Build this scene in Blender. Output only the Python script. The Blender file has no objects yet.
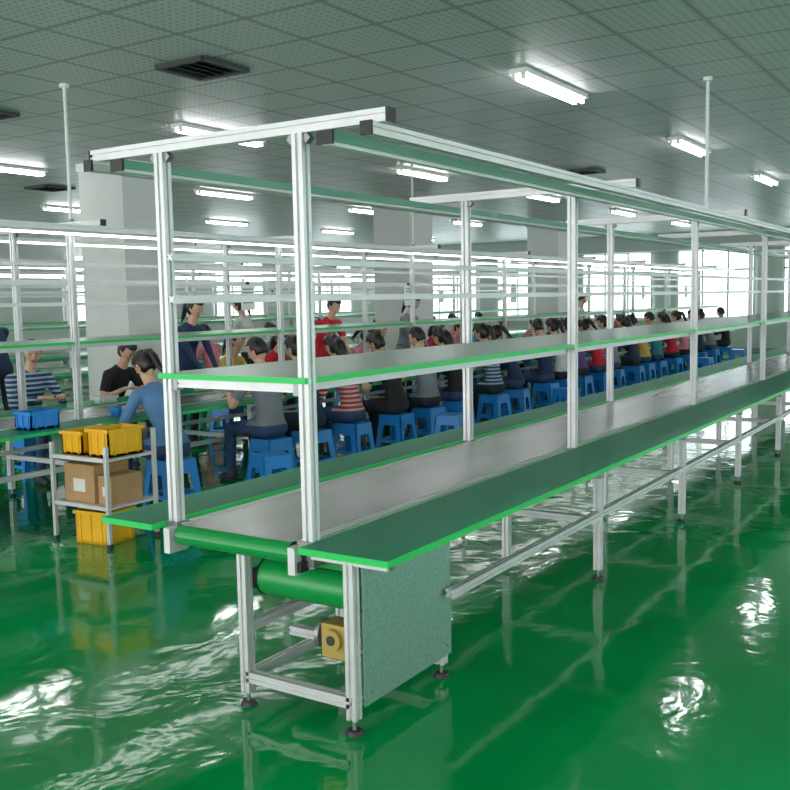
import bpy, math, random
from mathutils import Vector, Matrix
random.seed(7)
CLOSE=False
scene=bpy.context.scene
scene.view_settings.view_transform='Standard'
scene.view_settings.exposure=0.12
COL=scene.collection

# ------------------------------------------------------------ materials
def mat(name,col,rough=.5,metal=0,emis=None,estr=0,spec=.5,noise=None,bump=None,coat=0,sheen=0):
    m=bpy.data.materials.new(name); m.use_nodes=True
    nt=m.node_tree; b=nt.nodes['Principled BSDF']
    b.inputs['Base Color'].default_value=(*col,1)
    b.inputs['Roughness'].default_value=rough
    b.inputs['Metallic'].default_value=metal
    b.inputs['Specular IOR Level'].default_value=spec
    b.inputs['Coat Weight'].default_value=coat
    if emis:
        b.inputs['Emission Color'].default_value=(*emis,1); b.inputs['Emission Strength'].default_value=estr
    if noise or bump:
        tc=nt.nodes.new('ShaderNodeTexCoord')
    if noise:
        sc,amt,stretch=noise
        mp=nt.nodes.new('ShaderNodeMapping'); mp.inputs['Scale'].default_value=stretch
        nt.links.new(tc.outputs['Object'],mp.inputs['Vector'])
        n=nt.nodes.new('ShaderNodeTexNoise'); n.inputs['Scale'].default_value=sc; n.inputs['Detail'].default_value=4
        nt.links.new(mp.outputs[0],n.inputs['Vector'])
        r=nt.nodes.new('ShaderNodeMapRange'); r.inputs['From Min'].default_value=.3; r.inputs['From Max'].default_value=.7
        r.inputs['To Min'].default_value=1-amt; r.inputs['To Max'].default_value=1+amt
        nt.links.new(n.outputs['Fac'],r.inputs['Value'])
        mx=nt.nodes.new('ShaderNodeVectorMath'); mx.operation='SCALE'; mx.inputs[0].default_value=col
        nt.links.new(r.outputs[0],mx.inputs['Scale']); nt.links.new(mx.outputs[0],b.inputs['Base Color'])
    if bump:
        sc,st,dist=bump
        n=nt.nodes.new('ShaderNodeTexNoise'); n.inputs['Scale'].default_value=sc; n.inputs['Detail'].default_value=3
        nt.links.new(tc.outputs['Object'],n.inputs['Vector'])
        bp=nt.nodes.new('ShaderNodeBump'); bp.inputs['Strength'].default_value=st; bp.inputs['Distance'].default_value=dist
        nt.links.new(n.outputs['Fac'],bp.inputs['Height']); nt.links.new(bp.outputs[0],b.inputs['Normal'])
    return m
ALU=mat('brushed_aluminium',(.70,.71,.71),.42,.4,noise=(8,.05,(1,1,1)))
BLK=mat('black_plastic',(.012,.012,.014),.45)
ZINC=mat('zinc_bracket',(.30,.31,.32),.4,.7)
TBL=mat('green_table_laminate',(.012,.24,.125),.45,spec=.14,noise=(60,.12,(1,1,1)))
EDGE=mat('green_edge_band',(.015,.62,.12),.4)
SHELF=mat('shelf_top_laminate',(.10,.21,.14),.3,spec=.35)
BELT=mat('belt_top_grey',(.30,.31,.29),.27,.2,noise=(1.2,.22,(.4,2,1)),bump=(3,.12,.01))
BELTG=mat('green_pvc_belt',(.006,.30,.06),.3)
PANEL=mat('green_speckled_panel',(.28,.46,.39),.32,.45,noise=(60,.16,(1,1,1)))
MOTOR=mat('motor_ochre',(.50,.36,.10),.45,.3)
CHAN=mat('lamp_channel_green',(.10,.34,.24),.25)
WHT=mat('white_enamel',(.80,.80,.78),.4)
TUBE=mat('fluorescent_tube',(1,1,1),.5,emis=(.98,1,1),estr=17)
TUBER=mat('row_led_tube',(1,1,1),.5,emis=(.98,1,.98),estr=8)
CARD=mat('cardboard',(.50,.30,.14),.8,noise=(12,.08,(1,1,1)))
YEL=mat('yellow_plastic',(.88,.48,.01),.4)
BLU=mat('blue_plastic',(.01,.25,.72),.35)
DGR=mat('dark_steel',(.05,.055,.06),.5,.4)
PAPER=mat('white_paper',(.8,.8,.76),.7)

# ------------------------------------------------------------ mesh builder
class MB:
    def __init__(s): s.v=[];s.f=[];s.m=[];s.s=[];s.mats=[]
    def mi(s,m):
        if m not in s.mats: s.mats.append(m)
        return s.mats.index(m)
    def add(s,vs,fs,m,smooth=False):
        o=len(s.v); s.v+= [tuple(v) for v in vs]; k=s.mi(m)
        for f in fs: s.f.append(tuple(i+o for i in f)); s.m.append(k); s.s.append(smooth)
    def box(s,c,d,m,rot=None,taper=1):
        x,y,z=d[0]/2,d[1]/2,d[2]/2; vs=[]
        for sz in(-1,1):
            t=taper if sz<0 else 1
            for sx,sy in((-1,-1),(1,-1),(1,1),(-1,1)): vs.append(Vector((sx*x*t,sy*y*t,sz*z)))
        if rot is not None: vs=[rot@v for v in vs]
        vs=[v+Vector(c) for v in vs]
        s.add(vs,[(3,2,1,0),(4,5,6,7),(0,1,5,4),(1,2,6,5),(2,3,7,6),(3,0,4,7)],m)
    def axes(s,p0,p1):
        d=(p1-p0).normalized()
        if abs(d.z)>.99: return d,Vector((1,0,0)),Vector((0,1,0))*(1 if d.z>0 else -1)
        u=d.cross(Vector((0,0,1))).normalized(); return d,u,u.cross(d)
    def bar(s,p0,p1,w,m=None,h=None):
        m=m or ALU; h=h or w
        p0,p1=Vector(p0),Vector(p1); d,u,v=s.axes(p0,p1)
        a=.5;b=.13;c=.30
        prof=[]
        for k in range(4):
            ca,sa=[(1,0),(0,1),(-1,0),(0,-1)][k]
            for (px,py) in [(a,-a),(a,-b),(c,-b),(c,b),(a,b)]:
                prof.append((px*ca-py*sa,px*sa+py*ca))
        n=len(prof)
        vs=[p0+u*(x*w)+v*(y*h) for x,y in prof]+[p1+u*(x*w)+v*(y*h) for x,y in prof]
        fs=[(i,(i+1)%n,n+(i+1)%n,n+i) for i in range(n)]+[tuple(range(n))[::-1],tuple(range(n,2*n))]
        s.add(vs,fs,m)
    def cyl(s,p0,p1,r,m,seg=16,r2=None,smooth=True):
        r2=r if r2 is None else r2
        p0,p1=Vector(p0),Vector(p1); d,u,v=s.axes(p0,p1)
        cs=[(math.cos(2*math.pi*i/seg),math.sin(2*math.pi*i/seg)) for i in range(seg)]
        vs=[p0+(u*x+v*y)*r for x,y in cs]+[p1+(u*x+v*y)*r2 for x,y in cs]
        s.add(vs,[(i,(i+1)%seg,seg+(i+1)%seg,seg+i) for i in range(seg)],m,smooth)
        s.add(vs,[tuple(range(seg))[::-1],tuple(range(seg,2*seg))],m)
    def sph(s,c,r,m,M=None,seg=14,rings=8,fn=None):
        vs=[];fs=[]
        if not hasattr(r,'__len__'): r=(r,r,r)
        for j in range(rings+1):
            th=math.pi*j/rings
            for i in range(seg):
                ph=2*math.pi*i/seg
                q=Vector((math.sin(th)*math.cos(ph),math.sin(th)*math.sin(ph),math.cos(th)))
                w=fn(q) if fn else Vector((q.x*r[0],q.y*r[1],q.z*r[2]))
                w=w+Vector(c)
                vs.append(M@w if M is not None else w)
        for j in range(rings):
            for i in range(seg):
                a=j*seg+i;b=j*seg+(i+1)%seg
                fs.append((a,a+seg,b+seg,b))
        s.add(vs,fs,m,True)
    def tube(s,pts,rs,m,seg=7,M=None):
        pts=[Vector(p) for p in pts]
        vs=[];n=len(pts)
        d=(pts[-1]-pts[0]).normalized()
        ref=Vector((0,0,1)) if abs(d.z)<.8 else Vector((1,0,0))
        for k,p in enumerate(pts):
            t=(pts[min(k+1,n-1)]-pts[max(k-1,0)]).normalized()
            u=t.cross(ref).normalized(); v=u.cross(t)
            for i in range(seg):
                a=2*math.pi*i/seg; w=p+(u*math.cos(a)+v*math.sin(a))*rs[k]
                vs.append(w)
        if M is not None: vs=[M@w for w in vs]
        fs=[(k*seg+i,k*seg+(i+1)%seg,(k+1)*seg+(i+1)%seg,(k+1)*seg+i) for k in range(n-1) for i in range(seg)]
        fs+=[tuple(range(seg))[::-1],tuple(range((n-1)*seg,n*seg))]
        s.add(vs,fs,m,True)
    def mesh(s,name):
        me=bpy.data.meshes.new(name); me.from_pydata(s.v,[],s.f)
        for m in s.mats: me.materials.append(m)
        me.polygons.foreach_set('material_index',s.m); me.polygons.foreach_set('use_smooth',s.s)
        me.update(); return me
    def obj(s,name,parent=None,bevel=0):
        o=bpy.data.objects.new(name,s.mesh(name)); COL.objects.link(o)
        if parent: o.parent=parent
        if bevel:
            b=o.modifiers.new('bev','BEVEL'); b.width=bevel; b.segments=2; b.limit_method='ANGLE'
        return o
def empty(name,loc=(0,0,0)):
    e=bpy.data.objects.new(name,None); COL.objects.link(e); e.location=loc; return e

# ------------------------------------------------------------ room
X0,X1,Y0,Y1,H=-6,29,-7,19,3.5
def plane(name,vs,m):
    me=bpy.data.meshes.new(name); me.from_pydata(vs,[],[(0,1,2,3)]); me.materials.append(m)
    o=bpy.data.objects.new(name,me); COL.objects.link(o); return o
FL=bpy.data.materials.new('green_epoxy_floor'); FL.use_nodes=True
nt=FL.node_tree; b=nt.nodes['Principled BSDF']
tc=nt.nodes.new('ShaderNodeTexCoord')
n1=nt.nodes.new('ShaderNodeTexNoise'); n1.inputs['Scale'].default_value=.5; n1.inputs['Detail'].default_value=3
nt.links.new(tc.outputs['Object'],n1.inputs['Vector'])
cr=nt.nodes.new('ShaderNodeValToRGB')
cr.color_ramp.elements[0].position=.35; cr.color_ramp.elements[0].color=(.0006,.25,.055,1)
cr.color_ramp.elements[1].position=.7; cr.color_ramp.elements[1].color=(.001,.40,.10,1)
nt.links.new(n1.outputs['Fac'],cr.inputs['Fac']); nt.links.new(cr.outputs[0],b.inputs['Base Color'])
b.inputs['Roughness'].default_value=.07; b.inputs['Specular IOR Level'].default_value=.5
n2=nt.nodes.new('ShaderNodeTexNoise'); n2.inputs['Scale'].default_value=2.2; n2.inputs['Detail'].default_value=3.5; n2.inputs['Distortion'].default_value=.6
nt.links.new(tc.outputs['Object'],n2.inputs['Vector'])
bp=nt.nodes.new('ShaderNodeBump'); bp.inputs['Strength'].default_value=.3; bp.inputs['Distance'].default_value=.024
nt.links.new(n2.outputs['Fac'],bp.inputs['Height']); nt.links.new(bp.outputs[0],b.inputs['Normal'])
CE=bpy.data.materials.new('perforated_ceiling_panels'); CE.use_nodes=True
nt=CE.node_tree; b=nt.nodes['Principled BSDF']
tc=nt.nodes.new('ShaderNodeTexCoord'); sp=nt.nodes.new('ShaderNodeSeparateXYZ'); nt.links.new(tc.outputs['Object'],sp.inputs[0])
def M(op,a,b_=None,c=None):
    n=nt.nodes.new('ShaderNodeMath'); n.operation=op
    for i,x in enumerate((a,b_,c)):
        if x is None: continue
        if isinstance(x,(int,float)): n.inputs[i].default_value=x
        else: nt.links.new(x,n.inputs[i])
    return n.outputs[0]
def line(o,per,w):
    fr=M('FRACT',M('DIVIDE',o,per)); d=M('ABSOLUTE',M('SUBTRACT',fr,.5)); return M('GREATER_THAN',d,.5-w/per/2)
lx=line(sp.outputs[0],.6,.03); ly=line(sp.outputs[1],.6,.03); ln=M('MAXIMUM',lx,ly)
def dot(o): 
    fr=M('FRACT',M('DIVIDE',o,.06)); d=M('SUBTRACT',fr,.5); return M('MULTIPLY',d,d)
dd=M('LESS_THAN',M('ADD',dot(sp.outputs[0]),dot(sp.outputs[1])),.06)
fac=M('SUBTRACT',M('SUBTRACT',1,M('MULTIPLY',dd,.35)),M('MULTIPLY',ln,.55))
vm=nt.nodes.new('ShaderNodeVectorMath'); vm.operation='SCALE'; vm.inputs[0].default_value=(.58,.57,.59)
nt.links.new(fac,vm.inputs['Scale']); nt.links.new(vm.outputs[0],b.inputs['Base Color']); b.inputs['Roughness'].default_value=.4
WALL=mat('painted_wall',(.50,.53,.51),.7,noise=(3,.03,(1,1,1)))
COLM=mat('column_paint',(.66,.68,.66),.6,noise=(3,.03,(1,1,1)))
SKIRT=mat('skirting_grey',(.25,.28,.27),.6)
plane('floor',[(X0,Y0,0),(X1,Y0,0),(X1,Y1,0),(X0,Y1,0)],FL)
plane('ceiling',[(X0,Y1,H),(X1,Y1,H),(X1,Y0,H),(X0,Y0,H)],CE)
plane('wall_far',[(X1,Y0,0),(X1,Y0,H),(X1,Y1,H),(X1,Y1,0)],WALL)
plane('wall_left',[(X0,Y1,0),(X1,Y1,0),(X1,Y1,H),(X0,Y1,H)],WALL)
plane('wall_right',[(X0,Y0,0),(X0,Y0,H),(X1,Y0,H),(X1,Y0,0)],WALL)
for nm,c,d in (('baseboard_far',(X1-.01,(Y0+Y1)/2,.06),(.02,Y1-Y0,.12)),('baseboard_left',((X0+X1)/2,Y1-.01,.06),(X1-X0,.02,.12)),('baseboard_right',((X0+X1)/2,Y0+.01,.06),(X1-X0,.02,.12))):
    q=MB(); q.box(c,d,SKIRT); q.obj(nm)
GLASS=mat('daylight_glass',(.6,.75,.8),.2,emis=(.86,.95,1),estr=3.2)
wn=0
def window(cx,cy,along,w=2.2,z0=1.0,z1=3.0):
    global wn; wn+=1
    q=MB(); zc=(z0+z1)/2; h=z1-z0
    def bx(a,z,la,lz,th,m,off=0):
        if along=='y': q.box((cx-off,cy+a,z),(th,la,lz),m)
        else: q.box((cx+a,cy+off,z),(la,th,lz),m)
    bx(0,zc,w,h,.02,GLASS)
    for a in(-w/2,-w/6,w/6,w/2): bx(a,zc,.06,h+.06,.06,WHT)
    for z in(z0,z0+h*.7,z1): bx(0,z,w,.06,.06,WHT)
    bx(0,z0-.05,w+.2,.04,.14,WHT)
    q.obj('window_%d'%wn)
for y in (-4.5,-1.5,1.5,4.5,7.5,10.5,13.5,16.5): window(X1-.08,y,'y')
for x in (1,6,11,16,21,25.5): window(x,Y1-.08,'x',2.0,1.3,2.9)
for x in (0,3.5,7,10.5,14,17.5,21,24.5): window(x,Y0+.08,'x',2.6,.8,3.1)  # unseen right-wall windows, added as glowing panes to light the room
def column(x,y):
    q=MB(); q.box((x,y,H/2),(.8,.8,H),COLM); q.box((x,y,.06),(.84,.84,.12),SKIRT); q.box((x,y,H-.05),(.84,.84,.1),WHT); q.obj('structural_column')
for x in (8.7,15.4,22.1): column(x,9.75)
q=MB(); q.box((X1-.35,(Y0+Y1)/2,H-.25),(.5,Y1-Y0-.1,.5),WALL); q.obj('trim_1')
for i in range(-2,6):
    for j in range(-2,5):
        x=7.7+4.1*i; y=3.38+3.75*j
        if not(X0+1<x<X1-1 and Y0+1<y<Y1-.5): continue
        q=MB()
        q.box((0,0,-.02),(1.28,.16,.04),WHT)
        for k in(-1,1):
            q.cyl((-.6,k*.04,-.065),(.6,k*.04,-.065),.018,TUBE,8)
            q.box((-.615,k*.04,-.06),(.03,.03,.05),WHT); q.box((.615,k*.04,-.06),(.03,.03,.05),WHT)
        o=q.obj('ceiling_fluorescent_lamp'); o.location=(x,y,H-.002)
def vent(x,y,s=.85):
    q=MB(); 
    for a in(-1,1):
        q.box((a*s/2,0,-.015),(.05,s,.03),DGR); q.box((0,a*s/2,-.015),(s,.05,.03),DGR)
    for k in range(int(s/.09)-1):
        q.box((0,-s/2+.09*k+.08,-.015),(s,.045,.006),DGR,Matrix.Rotation(.5,3,'X'))
    q.box((0,0,-.003),(s,s,.004),BLK)
    o=q.obj('ceiling_air_vent'); o.location=(x,y,H-.001)
vent(5.55,5.3,.48); vent(5.5,8.2,.6); vent(13.3,5.3,.4); vent(9.6,12.4,.5)

# ------------------------------------------------------------ assembly lines
def build_line(yc,xs,x_end,posts,legs,main=False):
    root=empty('assembly_line_workbench')
    P=.375
    near=-.82; far=.725 if main else .82
    S=.05
    f=MB(); br=MB(); ft=MB()
    for i,x in enumerate(posts):
        for s_ in(-1,1):
            y=yc+s_*P
            f.bar((x,y,.64),(x,y,2.34),S)
            br.box((x,y,.70),(.075,.075,.10),ZINC)
            br.cyl((x-.05,y-.012,.72),(x-.036,y-.012,.72),.012,BLK,8); br.cyl((x-.05,y+.015,.68),(x-.036,y+.015,.68),.012,BLK,8)
            for dy in(-1,1):
                br.box((x,y+dy*.037,2.322),(.03,.03,.03),ZINC,Matrix.Rotation(math.radians(45),3,'X'))
            br.box((x,y-s_*.04,1.355),(.04,.03,.05),ZINC)
        f.bar((x,yc-.785,2.365),(x,yc+.80,2.365),S)
        for yy in(yc-.79,yc+.805): br.box((x,yy,2.365),(.052,.012,.052),BLK)
        f.bar((x,yc-P,1.36),(x,yc+P,1.36),.035)
    xa=xs+.05
    for yy in(yc-.735,yc+.755):
        f.bar((xa,yy,2.315),(x_end,yy,2.315),.045)
        br.box((xa-.006,yy,2.315),(.012,.05,.05),BLK)
    l=MB()
    for yy in(yc-.55,yc+.57):
        l.box(((xa+x_end)/2,yy,2.305),(x_end-xa,.07,.035),CHAN if main else WHT)
        l.box(((xa+x_end)/2,yy,2.283),(x_end-xa,.035,.02),WHT if main else TUBER)
        l.box((xa-.006,yy,2.30),(.012,.075,.05),BLK)
    l.obj('lamp_channels',root)
    for z in((1.90,1.72) if main else (1.90,1.72,2.08)):
        f.bar((posts[0]-.02,yc+P-.04,z),(x_end,yc+P-.04,z),.03)
    if not main:
        f.bar((posts[0]-.02,yc-P+.04,1.90),(x_end,yc-P+.04,1.90),.03)
        pp=MB()
        for k in range(7):
            px=4.4+k*3.1; w_=.21
            pp.box((px,yc-P+.022,1.76),(w_,.002,.27),PAPER); pp.box((px,yc-P+.022,1.90),(.05,.006,.03),BLK)
            for r_ in range(5): pp.box((px,yc-P+.0205,1.84-.035*r_),(w_*.75,.001,.008),DGR)
        pp.obj('instruction_sheets',root)
    for s_ in(-1,1): f.bar((posts[0],yc+s_*(P-.045),1.365),(x_end,yc+s_*(P-.045),1.365),.03,h=.04)
    sh=MB(); L=x_end-(xs+.08)
    cx=(xs+.08+x_end)/2
    sh.box((cx,yc+.005,1.392),(L,.80,.022),SHELF)
    for a in(-1,1): sh.box((cx,yc+.005+a*.402,1.392),(L,.005,.0235),EDGE)
    sh.box((xs+.0785,yc+.005,1.392),(.005,.809,.0235),EDGE)
    sh.obj('upper_shelf',root)
    t=MB()
    L=x_end-xs; cx=(xs+x_end)/2
    for a,bb in((near,-P-.03),(P+.03,far)):
        w=bb-a; c=yc+(a+bb)/2
        t.box((cx,c,.738),(L,w,.024),TBL)
        for e in(a,bb): t.box((cx,yc+e,.738),(L,.005,.0255),EDGE)
        t.box((xs-.001,c,.738),(.005,w+.005,.0255),EDGE)
    t.obj('table_tops',root)
    for s_ in(-1,1):
        f.bar((xs+.10,yc+s_*.335,.70),(x_end,yc+s_*.335,.70),.04,h=.09)
        f.box(((xs+.16+x_end)/2,yc+s_*.378,.722),(x_end-xs-.16,.052,.006),ALU)
    bl=MB(); R=.042; zc=.700; xd=xs+.085; hw=.312
    pts=[(x_end,zc+R+.002),(xd,zc+R+.002)]
    for k in range(1,12):
        a=math.pi/2+math.pi*k/12; pts.append((xd+(R+.002)*math.cos(a),zc+(R+.002)*math.sin(a)))
    pts+=[(xd,zc-R),(x_end,zc-R)]
    vs=[]
    for x,z in pts: vs+=[(x,yc-hw,z),(x,yc+hw,z)]
    for k in range(len(pts)-1):
        bl.add([vs[2*k],vs[2*k+1],vs[2*k+3],vs[2*k+2]],[(0,1,2,3)],BELT if k==0 else BELTG,k>0)
    bl.obj('conveyor_belt',root)
    dr=MB(); dr.cyl((xd,yc-hw-.03,zc),(xd,yc+hw+.03,zc),.036,ZINC,20)
    for s_ in(-1,1):
        dr.box((xd-.005,yc+s_*.345,zc-.02),(.11,.035,.11),ALU); dr.cyl((xd,yc+s_*.36,zc),(xd,yc+s_*.375,zc),.022,DGR,12)
        dr.box((xd-.02,yc+s_*.366,zc-.045),(.05,.03,.04),BLK)
    dr.obj('end_drum',root)
    ly=(yc-.645,yc-.035) if main else (yc-.6,yc+.6)
    def foot(x,y):
        ft.cyl((x,y,0.0),(x,y,.018),.036,BLK,16,.03); ft.cyl((x,y,.018),(x,y,.07),.008,ZINC,8)
    for i,x in enumerate(legs):
        for y in ly:
            f.bar((x,y,.06),(x,y,.68),.045); foot(x,y)
            br.box((x,y,.64),(.055,.055,.04),ZINC)
        f.bar((x,yc+near+.06,.70),(x,yc+far-.06,.70),.04)
        f.bar((x,ly[0],.36),(x,ly[1],.36),.04)
    for y in ly: f.bar(((legs[0] if not main else xs+.75),y,.40),(x_end,y,.40),.04)
    if main:
        xa_,xb=xs+.10,xs+.78
        ya,yb=yc-.58,yc-.03
        for x in(xa_,xb):
            for y in(ya,yb):
                f.bar((x,y,.06),(x,y,.725 if y==ya else .655),.045); foot(x,y)
            f.bar((x,ya,.13),(x,yb,.13),.045)
            f.bar((x,yc-.76,.705),(x,yc-.40,.705),.04)
        f.bar((xb,ya,.63),(xb,yb,.63),.045)
        for y in(ya,yb):
            for z in(.13,.34): f.bar((xa_,y,z),(xb,y,z),.04)
        f.bar((xa_+.3,ya,.24),(xa_+.3,yb,.24),.04)
        pn=MB(); pn.box(((xa_+xb)/2+.03,ya-.03,.395),(xb-xa_+.0,.006,.58),PANEL)
        pn.box((xa_+.055,ya-.02,.395),(.006,.03,.58),PANEL); pn.box((xb+.03,ya-.01,.395),(.006,.05,.58),PANEL)
        for zz in(.15,.64):
            for xx in(xa_+.08,xb): pn.cyl((xx,ya-.037,zz),(xx,ya-.033,zz),.007,ZINC,8)
        pn.obj('side_cover_panel',root)
        rl=MB(); rx=xa_+.10; rz=.545
        rl.cyl((rx,ya+.04,rz),(rx,yb-.05,rz),.080,BELTG,32); rl.cyl((rx,ya+.0,rz),(rx,yb+.02,rz),.02,DGR,12)
        rl.box((rx-.02,ya+.022,rz),(.16,.02,.07),DGR); rl.box((rx-.0,yb-.02,rz),(.14,.018,.08),DGR)
        rl.cyl((rx,yb-.048,rz),(rx,yb-.042,rz),.083,BLK,28)
        rl.cyl((rx+.25,ya+.04,.58),(rx+.25,yb,.58),.04,BELTG,20)
        for (a0,b0),(a1,b1) in (((rx-.02,rz+.078),(rx-.02,.658)),((rx+.078,.57),(rx+.22,.61))):
            rl.add([(a0,ya+.05,b0),(a0,yb-.05,b0),(a1,yb-.05,b1),(a1,ya+.05,b1)],[(0,1,2,3)],BELTG)
        rl.obj('drive_pulley',root)
        mo=MB(); mx,my,mz=xa_+.14,ya+.13,.335
        mo.cyl((mx,my,mz),(mx+.22,my,mz),.062,MOTOR,20)
        for k in range(8): mo.cyl((mx+.03+.022*k,my,mz),(mx+.038+.022*k,my,mz),.072,MOTOR,20)
        mo.box((mx-.04,my,mz+.0),(.10,.12,.14),MOTOR); mo.cyl((mx-.02,my-.08,mz),(mx-.02,my+.09,mz),.03,DGR,16)
        mo.cyl((mx-.02,my+.09,mz),(mx-.02,my+.11,mz),.06,ZINC,24)
        mo.cyl((mx-.11,my,mz+.01),(mx-.09,my,mz+.01),.045,MOTOR,20); mo.cyl((mx-.115,my,mz+.01),(mx-.11,my,mz+.01),.02,DGR,12)
        mo.box((mx+.12,my,mz+.08),(.08,.06,.04),DGR)
        mo.box((mx+.08,my,mz-.075),(.30,.16,.015),DGR)
        mo.obj('gear_motor',root)
        br.box((xs+.12,yc-.66,.70),(.04,.2,.04),ZINC)
    f.obj('aluminium_frame',root); br.obj('brackets',root); ft.obj('levelling_feet',root)
    return root
build_line(2.715,2.85,26,[2.97+2.69*i for i in range(9)],[5.4+1.72*i for i in range(12)],main=True)
build_line(7.0,2.5,26,[2.62+2.68*i for i in range(9)],[3.4+1.9*i for i in range(12)])
build_line(11.9,1.5,26,[1.7+2.68*i for i in range(9)],[2.4+1.9*i for i in range(12)])
build_line(15.8,1.5,26,[2.0+2.68*i for i in range(9)],[2.4+1.9*i for i in range(12)])
for x,y in((8.35,2.25),(13.73,2.25),(5.3,6.6),(10.66,6.6),(16.02,6.6)):
    zb=2.3915
    q=MB(); q.cyl((x,y,zb),(x,y,H-.01),.014,WHT,10); q.cyl((x,y,zb),(x,y,zb+.02),.024,ZINC,12); q.cyl((x,y,H-.03),(x,y,H),.04,WHT,12); q.obj('power_conduit_drop')

# ------------------------------------------------------------ stool
def stool_mesh():
    q=MB(); h=.42
    q.box((0,0,h-.012),(.27,.27,.024),BLU)
    def frus(z0,a0,z1,a1,th=.012):
        for k in range(4):
            r=Matrix.Rotation(k*math.pi/2,3,'Z')
            vs=[(-a0,a0,z0),(a0,a0,z0),(a0,a0-th,z0),(-a0,a0-th,z0),(-a1,a1,z1),(a1,a1,z1),(a1,a1-th,z1),(-a1,a1-th,z1)]
            q.add([r@Vector(v) for v in vs],[(3,2,1,0),(4,5,6,7),(0,1,5,4),(1,2,6,5),(2,3,7,6),(3,0,4,7)],BLU)
    A=lambda z:.175-(z/h)*.04
    frus(.31,A(.31),.41,A(.41))
    frus(.12,A(.12),.15,A(.15))
    for k in range(4):
        r=Matrix.Rotation(k*math.pi/2,3,'Z')
        for sgn in(-1,1):
            a0,a1=A(0),A(.31); w0,w1=.045,.075; th=.012
            vs=[(sgn*a0,a0,0),(sgn*(a0-w0),a0,0),(sgn*(a0-w0),a0-th,0),(sgn*a0,a0-th,0),(sgn*a1,a1,.32),(sgn*(a1-w1),a1,.32),(sgn*(a1-w1),a1-th,.32),(sgn*a1,a1-th,.32)]
            q.add([r@Vector(v) for v in vs],[(3,2,1,0),(4,5,6,7),(0,1,5,4),(1,2,6,5),(2,3,7,6),(3,0,4,7)],BLU)
    return q.mesh('plastic_stool')
STOOL=stool_mesh()
def stool(x,y,rot=0):
    o=bpy.data.objects.new('plastic_stool',STOOL); COL.objects.link(o); o.location=(x,y,0); o.rotation_euler=(0,0,rot); return o

# ------------------------------------------------------------ people
SKIN=mat('skin',(.66,.38,.26),.5); HAIR=mat('black_hair',(.012,.009,.008),.4); SHOE=mat('shoe',(.03,.03,.035),.5)
LIP=mat('lips',(.45,.13,.11),.5); EYE=mat('eye_white',(.75,.75,.72),.3)
def cloth(name,c,stripe=None):
    m=mat(name,c,.8,bump=(9,.8,.03))
    if stripe:
        nt=m.node_tree; b=nt.nodes['Principled BSDF']
        w=nt.nodes.new('ShaderNodeTexWave'); w.bands_direction='Z'; w.inputs['Scale'].default_value=7
        tc=nt.nodes.new('ShaderNodeTexCoord'); nt.links.new(tc.outputs['Object'],w.inputs['Vector'])
        r=nt.nodes.new('ShaderNodeValToRGB'); r.color_ramp.interpolation='CONSTANT'
        r.color_ramp.elements[0].color=(*c,1); r.color_ramp.elements[1].position=.6; r.color_ramp.elements[1].color=(*stripe,1)
        nt.links.new(w.outputs['Fac'],r.inputs['Fac']); nt.links.new(r.outputs[0],b.inputs['Base Color'])
    return m
SHIRT0=cloth('shirt_base',(.3,.3,.3)); PANT0=cloth('pants_base',(.02,.024,.035))
SH={'navy':cloth('shirt_navy',(.015,.03,.09)),'black':cloth('shirt_black',(.012,.012,.015)),'red':cloth('shirt_red',(.58,.015,.03)),
 'grey':cloth('shirt_grey',(.20,.22,.25)),'pink':cloth('shirt_pink',(.70,.24,.30)),'denim':cloth('shirt_denim',(.09,.22,.42)),
 'white':cloth('shirt_white',(.66,.67,.66)),'stripe':cloth('shirt_striped',(.02,.045,.12),(.34,.44,.55)),'purple':cloth('shirt_purple',(.12,.04,.20)),'teal':cloth('shirt_teal',(.03,.22,.25)),
 'rstripe':cloth('shirt_red_striped',(.40,.03,.04),(.5,.42,.40)),'yellow':cloth('shirt_yellow',(.65,.42,.10))}
PT={'jeans':cloth('trousers_jeans',(.035,.07,.17)),'black':PANT0,'khaki':cloth('trousers_khaki',(.25,.2,.14))}

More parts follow.
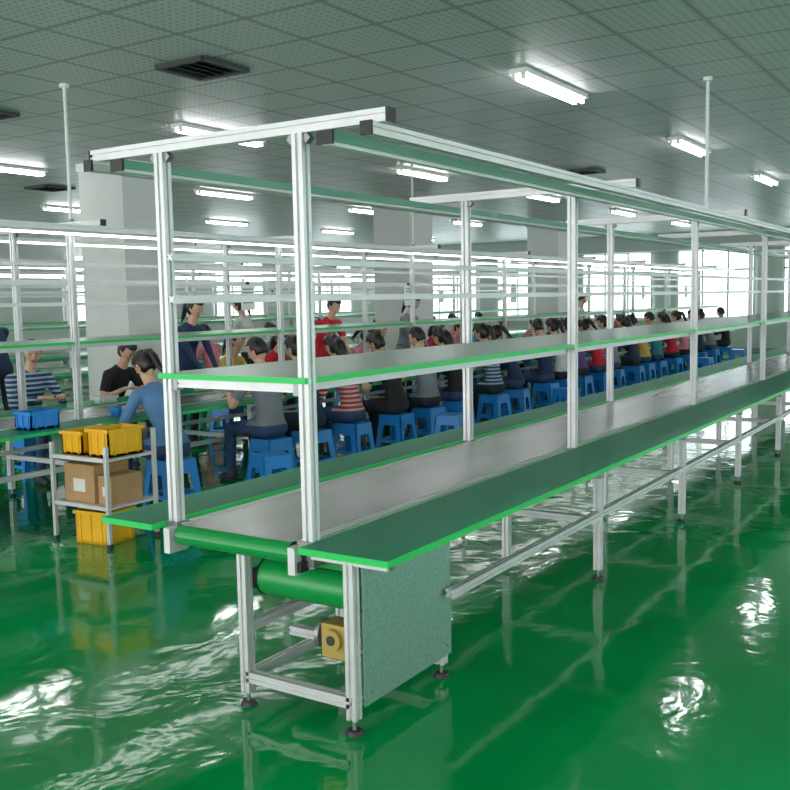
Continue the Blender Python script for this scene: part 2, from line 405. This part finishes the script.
def ik(a,b,l1,l2,pole):
    d=b-a; L=min(d.length,(l1+l2)*.995); dn=d.normalized()
    x=(l1*l1-l2*l2+L*L)/(2*L); h=math.sqrt(max(0,l1*l1-x*x))
    p=(pole-dn*pole.dot(dn)).normalized()
    return a+dn*x+p*h, a+dn*L
def person_mesh(name,lean=.25,look=.5,hair='pony',female=True,sleeves='short',stand=False,wr=((.14,.36,.80),(.12,.38,.80)),turn=0):
    V=Vector; B=[]
    hz=.92 if stand else .53
    pel=V((0,0 if not stand else .02,hz)); sp=V((0,math.sin(lean),math.cos(lean)))
    waist=pel+V((0,math.sin(lean*.5),math.cos(lean*.5)))*.17; chest=waist+sp*.17; nb=chest+V((0,math.sin(lean*1.25),math.cos(lean*1.25)))*.15
    sw=.165 if female else .19; k=.92 if female else 1.0
    B+=[(pel,.112,waist,.092*k,1.42,0),(waist,.092*k,chest,.112*k,1.45,0),(chest,.112*k,nb-sp*.03,.075,1.4,0)]
    shl=[nb+V((s*sw,-.005,-.055)) for s in(-1,1)]
    hands=[]
    for i,s in enumerate((-1,1)):
        B.append((nb-sp*.05+V((s*.05,0,0)),.07,shl[i],.054*k,1,0))
        w=V((s*wr[i][0],wr[i][1],wr[i][2]))
        if stand: w=V((s*wr[i][0],wr[i][1],.86))
        el,w=ik(shl[i],w,.27,.25,V((s*.7,-.25,-1)))
        mid=shl[i].lerp(el,.62)
        if sleeves=='short':
            B.append((shl[i],.058*k,mid,.053*k,1,0)); B.append((mid,.043*k,el,.039*k,1,2))
        else: B.append((shl[i],.056*k,el,.044*k,1,0))
        B.append((el,.040*k,w,.027*k,1,0 if sleeves=='long' else 2))
        hands.append((el,w,s))
        hip=pel+V((s*.085,.0,-.02))
        if stand: kn=V((s*.10,.04,.49)); an=V((s*.11,.0,.09))
        else: kn=V((s*(.13),.43,.49)); an=V((s*.13,.36 if i else .42,.09))
        B.append((hip,.092,kn,.06,1,1)); B.append((kn,.058,an,.042,1,1))
        B.append((an-V((0,.02,.045)),.042,an+V((s*.015,.13,-.058)),.032,1.1,4))
    tilt=look
    hc=nb+V((0,.035+.12*math.sin(tilt*.7),.175*math.cos(tilt*.5)+.01))
    B.append((nb-sp*.02,.056,hc-V((0,.01,.07)),.050,1,2))
    r=MB()
    for p0,r0,p1,r1,sx,lab in B:
        n=len(r.v)
        r.cyl(p0,p1,r0,SKIN,16,r1); r.sph(p0,r0,SKIN,seg=16,rings=8); r.sph(p1,r1,SKIN,seg=16,rings=8)
        if sx!=1:
            c=(p0.x+p1.x)/2
            for q in range(n,len(r.v)): a=r.v[q]; r.v[q]=(c+(a[0]-c)*sx,a[1],a[2])
    me=r.mesh('tmp'); o=bpy.data.objects.new('tmp',me); COL.objects.link(o)
    rm=o.modifiers.new('r','REMESH'); rm.mode='VOXEL'; rm.voxel_size=.0125; rm.use_smooth_shade=True
    sm=o.modifiers.new('s','SMOOTH'); sm.factor=.6; sm.iterations=6
    dg=bpy.context.evaluated_depsgraph_get(); ev=o.evaluated_get(dg); m2=bpy.data.meshes.new_from_object(ev)
    q=MB()
    for mm in(SHIRT0,PANT0,SKIN,HAIR,SHOE,LIP,EYE): q.mi(mm)
    q.v=[tuple(v.co) for v in m2.vertices]
    for p in m2.polygons:
        c=p.center; best=9;lab=0
        for p0,r0,p1,r1,sx,lb in B:
            d=p1-p0; t=max(0,min(1,(c-p0).dot(d)/d.length_squared)); e=c-(p0+d*t); 
            ex=V((e.x/sx,e.y,e.z)).length-(r0+(r1-r0)*t)
            if ex<best: best=ex; lab=lb
        if lab in(0,1) and abs(c.x)<.2 and c.y<.14 and not stand: lab=0 if c.z>hz+.01 else 1
        if lab in(0,1) and stand and .80<c.z<.95 and abs(c.x)<.2 and c.y<.16: lab=0 if c.z>.86 else 1
        q.f.append(tuple(p.vertices)); q.m.append(lab); q.s.append(True)
    bpy.data.objects.remove(o); bpy.data.meshes.remove(m2)
    for el,w,s in hands:
        f=(w-el); f.z*=.35; f.normalize(); l=f.cross(V((0,0,1))).normalized()*s; n=V((0,0,1))
        n=(n-f*n.dot(f)).normalized()
        Mx=Matrix((( l.x,f.x,n.x,w.x),(l.y,f.y,n.y,w.y),(l.z,f.z,n.z,w.z),(0,0,0,1)))
        q.sph((0,.045,-.004),(.038,.05,.015),SKIN,Mx,12,8)
        q.sph((0,.005,0),(.026,.03,.02),SKIN,Mx,10,6)
        for fx,ln in((-.027,.068),(-.009,.078),(.010,.072),(.028,.056)):
            q.tube([(fx*.8,.07,-.002),(fx,.085,.0),(fx*1.05,.085+ln*.42,-.008),(fx*1.05,.085+ln*.72,-.024),(fx,.085+ln*.88,-.040)],[.0092,.0092,.0085,.0078,.0055],SKIN,7,Mx)
        q.tube([(-.022,.02,-.004),(-.042,.04,-.010),(-.052,.064,-.018),(-.050,.085,-.026)],[.012,.011,.0095,.006],SKIN,7,Mx)
    Mh=Matrix.Translation(hc+V((0,.01,.01)))@Matrix.Rotation(turn,4,'Z')@Matrix.Rotation(-tilt,4,'X')
    def hd(p):
        x,y,z=p.x*.074,p.y*.095,p.z*.118
        if p.z<0:
            x*=1-.34*(-p.z)**1.4
            if p.y<0: y*=1-.35*(-p.z)
        if p.y>0: y*=.92
        return V((x,y,z))
    q.sph((0,0,0),1,SKIN,Mh,24,18,hd)
    q.tube([(0,.083,.012),(0,.094,-.008),(0,.101,-.022),(0,.090,-.030)],[.006,.008,.012,.008],SKIN,8,Mh)
    for s in(-1,1):
        q.sph((s*.029,.078,.002),(.013,.008,.007),EYE,Mh,10,6); q.sph((s*.029,.084,.002),(.006,.004,.006),HAIR,Mh,8,6)
        q.sph((s*.030,.083,.020),(.016,.005,.003),HAIR,Mh,8,4)
        q.sph((s*.073,-.004,-.004),(.009,.017,.028),SKIN,Mh,10,6)
    q.sph((0,.079,-.055),(.021,.009,.007),LIP,Mh,10,6)
    def hr(p):
        face=(p.y>.30 and p.z<.48) 
        k=1.10
        if not female: k=1.07
        x,y,z=p.x*.076*k,p.y*.097*k,p.z*.118*k
        if face: return V((x*.8,y*.7,z*.7))
        if p.z<0:
            lim=-.78 if female else -.5
            x*=1-.15*(-p.z)
            if p.z<lim: z=lim*.118*k; x*=.75;y*=.75
            if p.y>-.05: x*=.86
        return V((x,y,z))
    q.sph((0,-.006,.006),1,HAIR,Mh,28,20,hr)
    if hair=='pony':
        q.sph((0,-.108,.03),(.028,.028,.028),HAIR,Mh)
        q.tube([(0,-.11,.03),(0,-.140,.0),(0,-.142,-.07),(0,-.125,-.16),(0,-.118,-.24)],[.018,.03,.032,.026,.008],HAIR,10,Mh)
    elif hair=='bun': q.sph((0,-.105,.055),(.042,.035,.042),HAIR,Mh)
    elif hair=='long':
        q.tube([(0,-.06,.03),(0,-.075,-.05),(0,-.080,-.14),(0,-.075,-.23)],[.06,.070,.064,.03],HAIR,12,Mh)
    return q.mesh(name)
VAR={
 'a':person_mesh('worker_a',.22,.55,'pony',True,'short'),
 'b':person_mesh('worker_b',.35,.8,'bun',True,'short',wr=((.10,.38,.80),(.14,.36,.80))),
 'c':person_mesh('worker_c',.18,.45,'short',False,'short',wr=((.16,.38,.80),(.10,.38,.80)),turn=.3),
 'd':person_mesh('worker_d',.28,.65,'long',True,'long',turn=-.3),
 'e':person_mesh('worker_e',.45,.9,'pony',True,'long',wr=((.13,.40,.80),(.13,.42,.80))),
 'f':person_mesh('worker_f',.12,.35,'short',False,'long',turn=-.5),
 's':person_mesh('worker_s',.30,.6,'short',False,'short',stand=True,wr=((.14,.42,.8),(.12,.45,.8))),
 't':person_mesh('worker_t',.22,.5,'pony',True,'long',stand=True,wr=((.14,.38,.8),(.12,.42,.8))),
}
def worker(x,y,face,var,shirt,pants='jeans',sc=1.04):
    st=var in'st'
    o=bpy.data.objects.new('standing_factory_worker' if st else 'seated_factory_worker',VAR[var]); COL.objects.link(o)
    o.location=(x,y,0); o.rotation_euler=(0,0,face); o.scale=(sc,sc,sc)
    for i,m in((0,SH[shirt]),(1,PT[pants])):
        o.material_slots[i].link='OBJECT'; o.material_slots[i].material=m
    if not st: 
        s=stool(x,y,face); s.scale=(1.04,)*3
    return o
NY=5.83
for x,v,sh,pt in ((5.55,'e','denim','jeans'),(6.85,'c','grey','jeans'),(7.45,'a','navy','black'),(8.1,'d','rstripe','jeans'),(8.95,'b','black','black'),
    (9.65,'c','grey','black'),(10.4,'d','black','jeans'),(11.35,'a','stripe','black'),(12.1,'e','navy','jeans'),(13.1,'f','navy','jeans'),(13.8,'a','white','black'),(14.5,'b','purple','black'),(15.2,'e','red','jeans'),(15.9,'a','grey','jeans'),
    (16.9,'d','navy','black'),(17.6,'b','yellow','jeans'),(18.3,'c','teal','jeans'),(19.2,'d','red','black'),(20.2,'a','pink','black'),(21.2,'c','navy','black'),(22.2,'b','grey','jeans'),(23.6,'f','black','black')):
    worker(x,NY+random.uniform(-.04,.04),random.uniform(-.2,.2),v,sh,pt)
FYY=8.2
for x,v,sh,pt in ((5.95,'f','stripe','jeans'),(7.0,'b','black','jeans'),(8.1,'t','navy','black'),(8.8,'a','yellow','black'),(9.6,'d','red','black'),(10.75,'s','red','jeans'),(11.4,'e','pink','jeans'),(12.0,'a','white','black'),(12.9,'t','grey','black'),
    (13.6,'d','red','black'),(14.3,'b','pink','jeans'),(15.3,'a','denim','jeans'),(16.2,'c','grey','black'),(17.3,'b','rstripe','black'),(18.5,'d','navy','black'),(19.8,'s','white','black'),(21,'f','white','black'),(22.3,'a','red','black')):
    worker(x,FYY,math.pi+random.uniform(-.15,.15),v,sh,pt)
for x,v,sh in ((6.3,'d','white'),(7.4,'s','navy'),(10.3,'a','navy'),(11.2,'c','pink'),(12.1,'t','white'),(12.9,'d','grey'),(14.3,'b','red'),(16.4,'e','teal'),(17.4,'s','grey'),(18.2,'a','white'),(19.3,'d','pink'),(20.5,'c','navy')):
    worker(x,10.70,random.uniform(-.15,.15),v,sh,'black')
for x,y in((9.3,5.3),(12.6,5.3),(19.7,5.3),(22.9,5.4),(6.2,5.3)): stool(x,y,random.uniform(-.4,.4))

# ------------------------------------------------------------ bins & boxes
def bin_(name,x,y,z,w,d,h,m,rot=0):
    q=MB(); t=.012
    q.box((0,0,.01),(w,d,.02),m)
    for a in(-1,1):
        q.box((a*(w/2-t/2),0,h/2),(t,d,h),m); q.box((0,a*(d/2-t/2),h/2),(w,t,h),m)
        q.box((a*w/2,0,h-.012),(.02,d+.03,.024),m); q.box((0,a*d/2,h-.012),(w+.03,.02,.024),m)
        for k in(-1,0,1): q.box((a*(w/2+.004),k*d/3,h/2),(.008,.012,h*.9),m)
    for k in(-1,0,1):
        for a in(-1,1): q.box((k*w/3,a*(d/2+.004),h/2),(.012,.008,h*.9),m)
    o=q.obj(name); o.location=(x,y,z); o.rotation_euler=(0,0,rot); return o
def carton(x,y,z,w,d,h,rot=0):
    q=MB(); q.box((0,0,h/2),(w,d,h),CARD); q.box((0,0,h+.0005),(w,.05,.001),PAPER); q.box((0,d/4,h+.002),(w,d/2-.004,.003),CARD); q.box((0,-d/4,h+.002),(w,d/2-.004,.003),CARD)
    q.box((-w/2-.001,0,h*.45),(.002,d*.4,h*.35),PAPER)
    o=q.obj('cardboard_box'); o.location=(x,y,z); o.rotation_euler=(0,0,rot)
tr=MB(); TX,TY=4.66,5.58
for a in(-1,1):
    for b_ in(-1,1):
        tr.bar((TX+a*.22,TY+b_*.29,.03),(TX+a*.22,TY+b_*.29,.72 if a<0 else .80),.026); tr.cyl((TX+a*.22,TY+b_*.29,0),(TX+a*.22,TY+b_*.29,.03),.025,BLK,12)
for z in(.28,.62): tr.box((TX,TY,z),(.46,.60,.015),ALU); tr.bar((TX-.22,TY-.29,z),(TX-.22,TY+.29,z),.026)
tr.obj('parts_trolley')
bin_('yellow_crate',TX,TY-.14,.629,.32,.22,.20,YEL); bin_('yellow_crate',TX,TY+.14,.629,.32,.22,.17,YEL)
carton(TX,TY+.08,.289,.32,.32,.27); carton(TX,TY-.17,.289,.28,.14,.20)
bin_('yellow_crate',TX-.06,TY-.06,0,.28,.30,.24,YEL,.1)
bin_('blue_crate',4.75,6.44,.751,.26,.2,.14,BLU); bin_('blue_crate',5.0,7.62,.751,.30,.26,.20,BLU); 
for i in range(30):
    x=5.7+i*.66+random.uniform(-.1,.1); yy=random.choice((6.525,7.475))
    n,m=random.choice((('blue_crate',BLU),('white_parts_tray',WHT),('yellow_crate',YEL),('white_parts_tray',WHT)))
    bin_(n,x,yy,.751,.2,.10,.07,m,random.uniform(-.05,.05))

# ------------------------------------------------------------ light
w=bpy.data.worlds.new('W'); scene.world=w; w.use_nodes=True
w.node_tree.nodes['Background'].inputs[0].default_value=(1.0,.97,1,1); w.node_tree.nodes['Background'].inputs[1].default_value=3.6
# ------------------------------------------------------------ camera
psi=math.radians(33); th=math.radians(5.65); rho=math.radians(1.08)
fw=Vector((math.cos(th)*math.cos(psi),math.cos(th)*math.sin(psi),-math.sin(th)))
rt=Vector((math.sin(psi),-math.cos(psi),0)); up=rt.cross(fw)
r2=rt*math.cos(rho)-up*math.sin(rho); u2=up*math.cos(rho)+rt*math.sin(rho)
cam=bpy.data.cameras.new('camera'); co=bpy.data.objects.new('camera',cam); COL.objects.link(co)
Mc=Matrix(((r2.x,u2.x,-fw.x,0),(r2.y,u2.y,-fw.y,0),(r2.z,u2.z,-fw.z,1.7),(0,0,0,1)))
co.matrix_world=Mc; cam.lens=960/790*36; cam.sensor_width=36; cam.clip_end=200
scene.camera=co
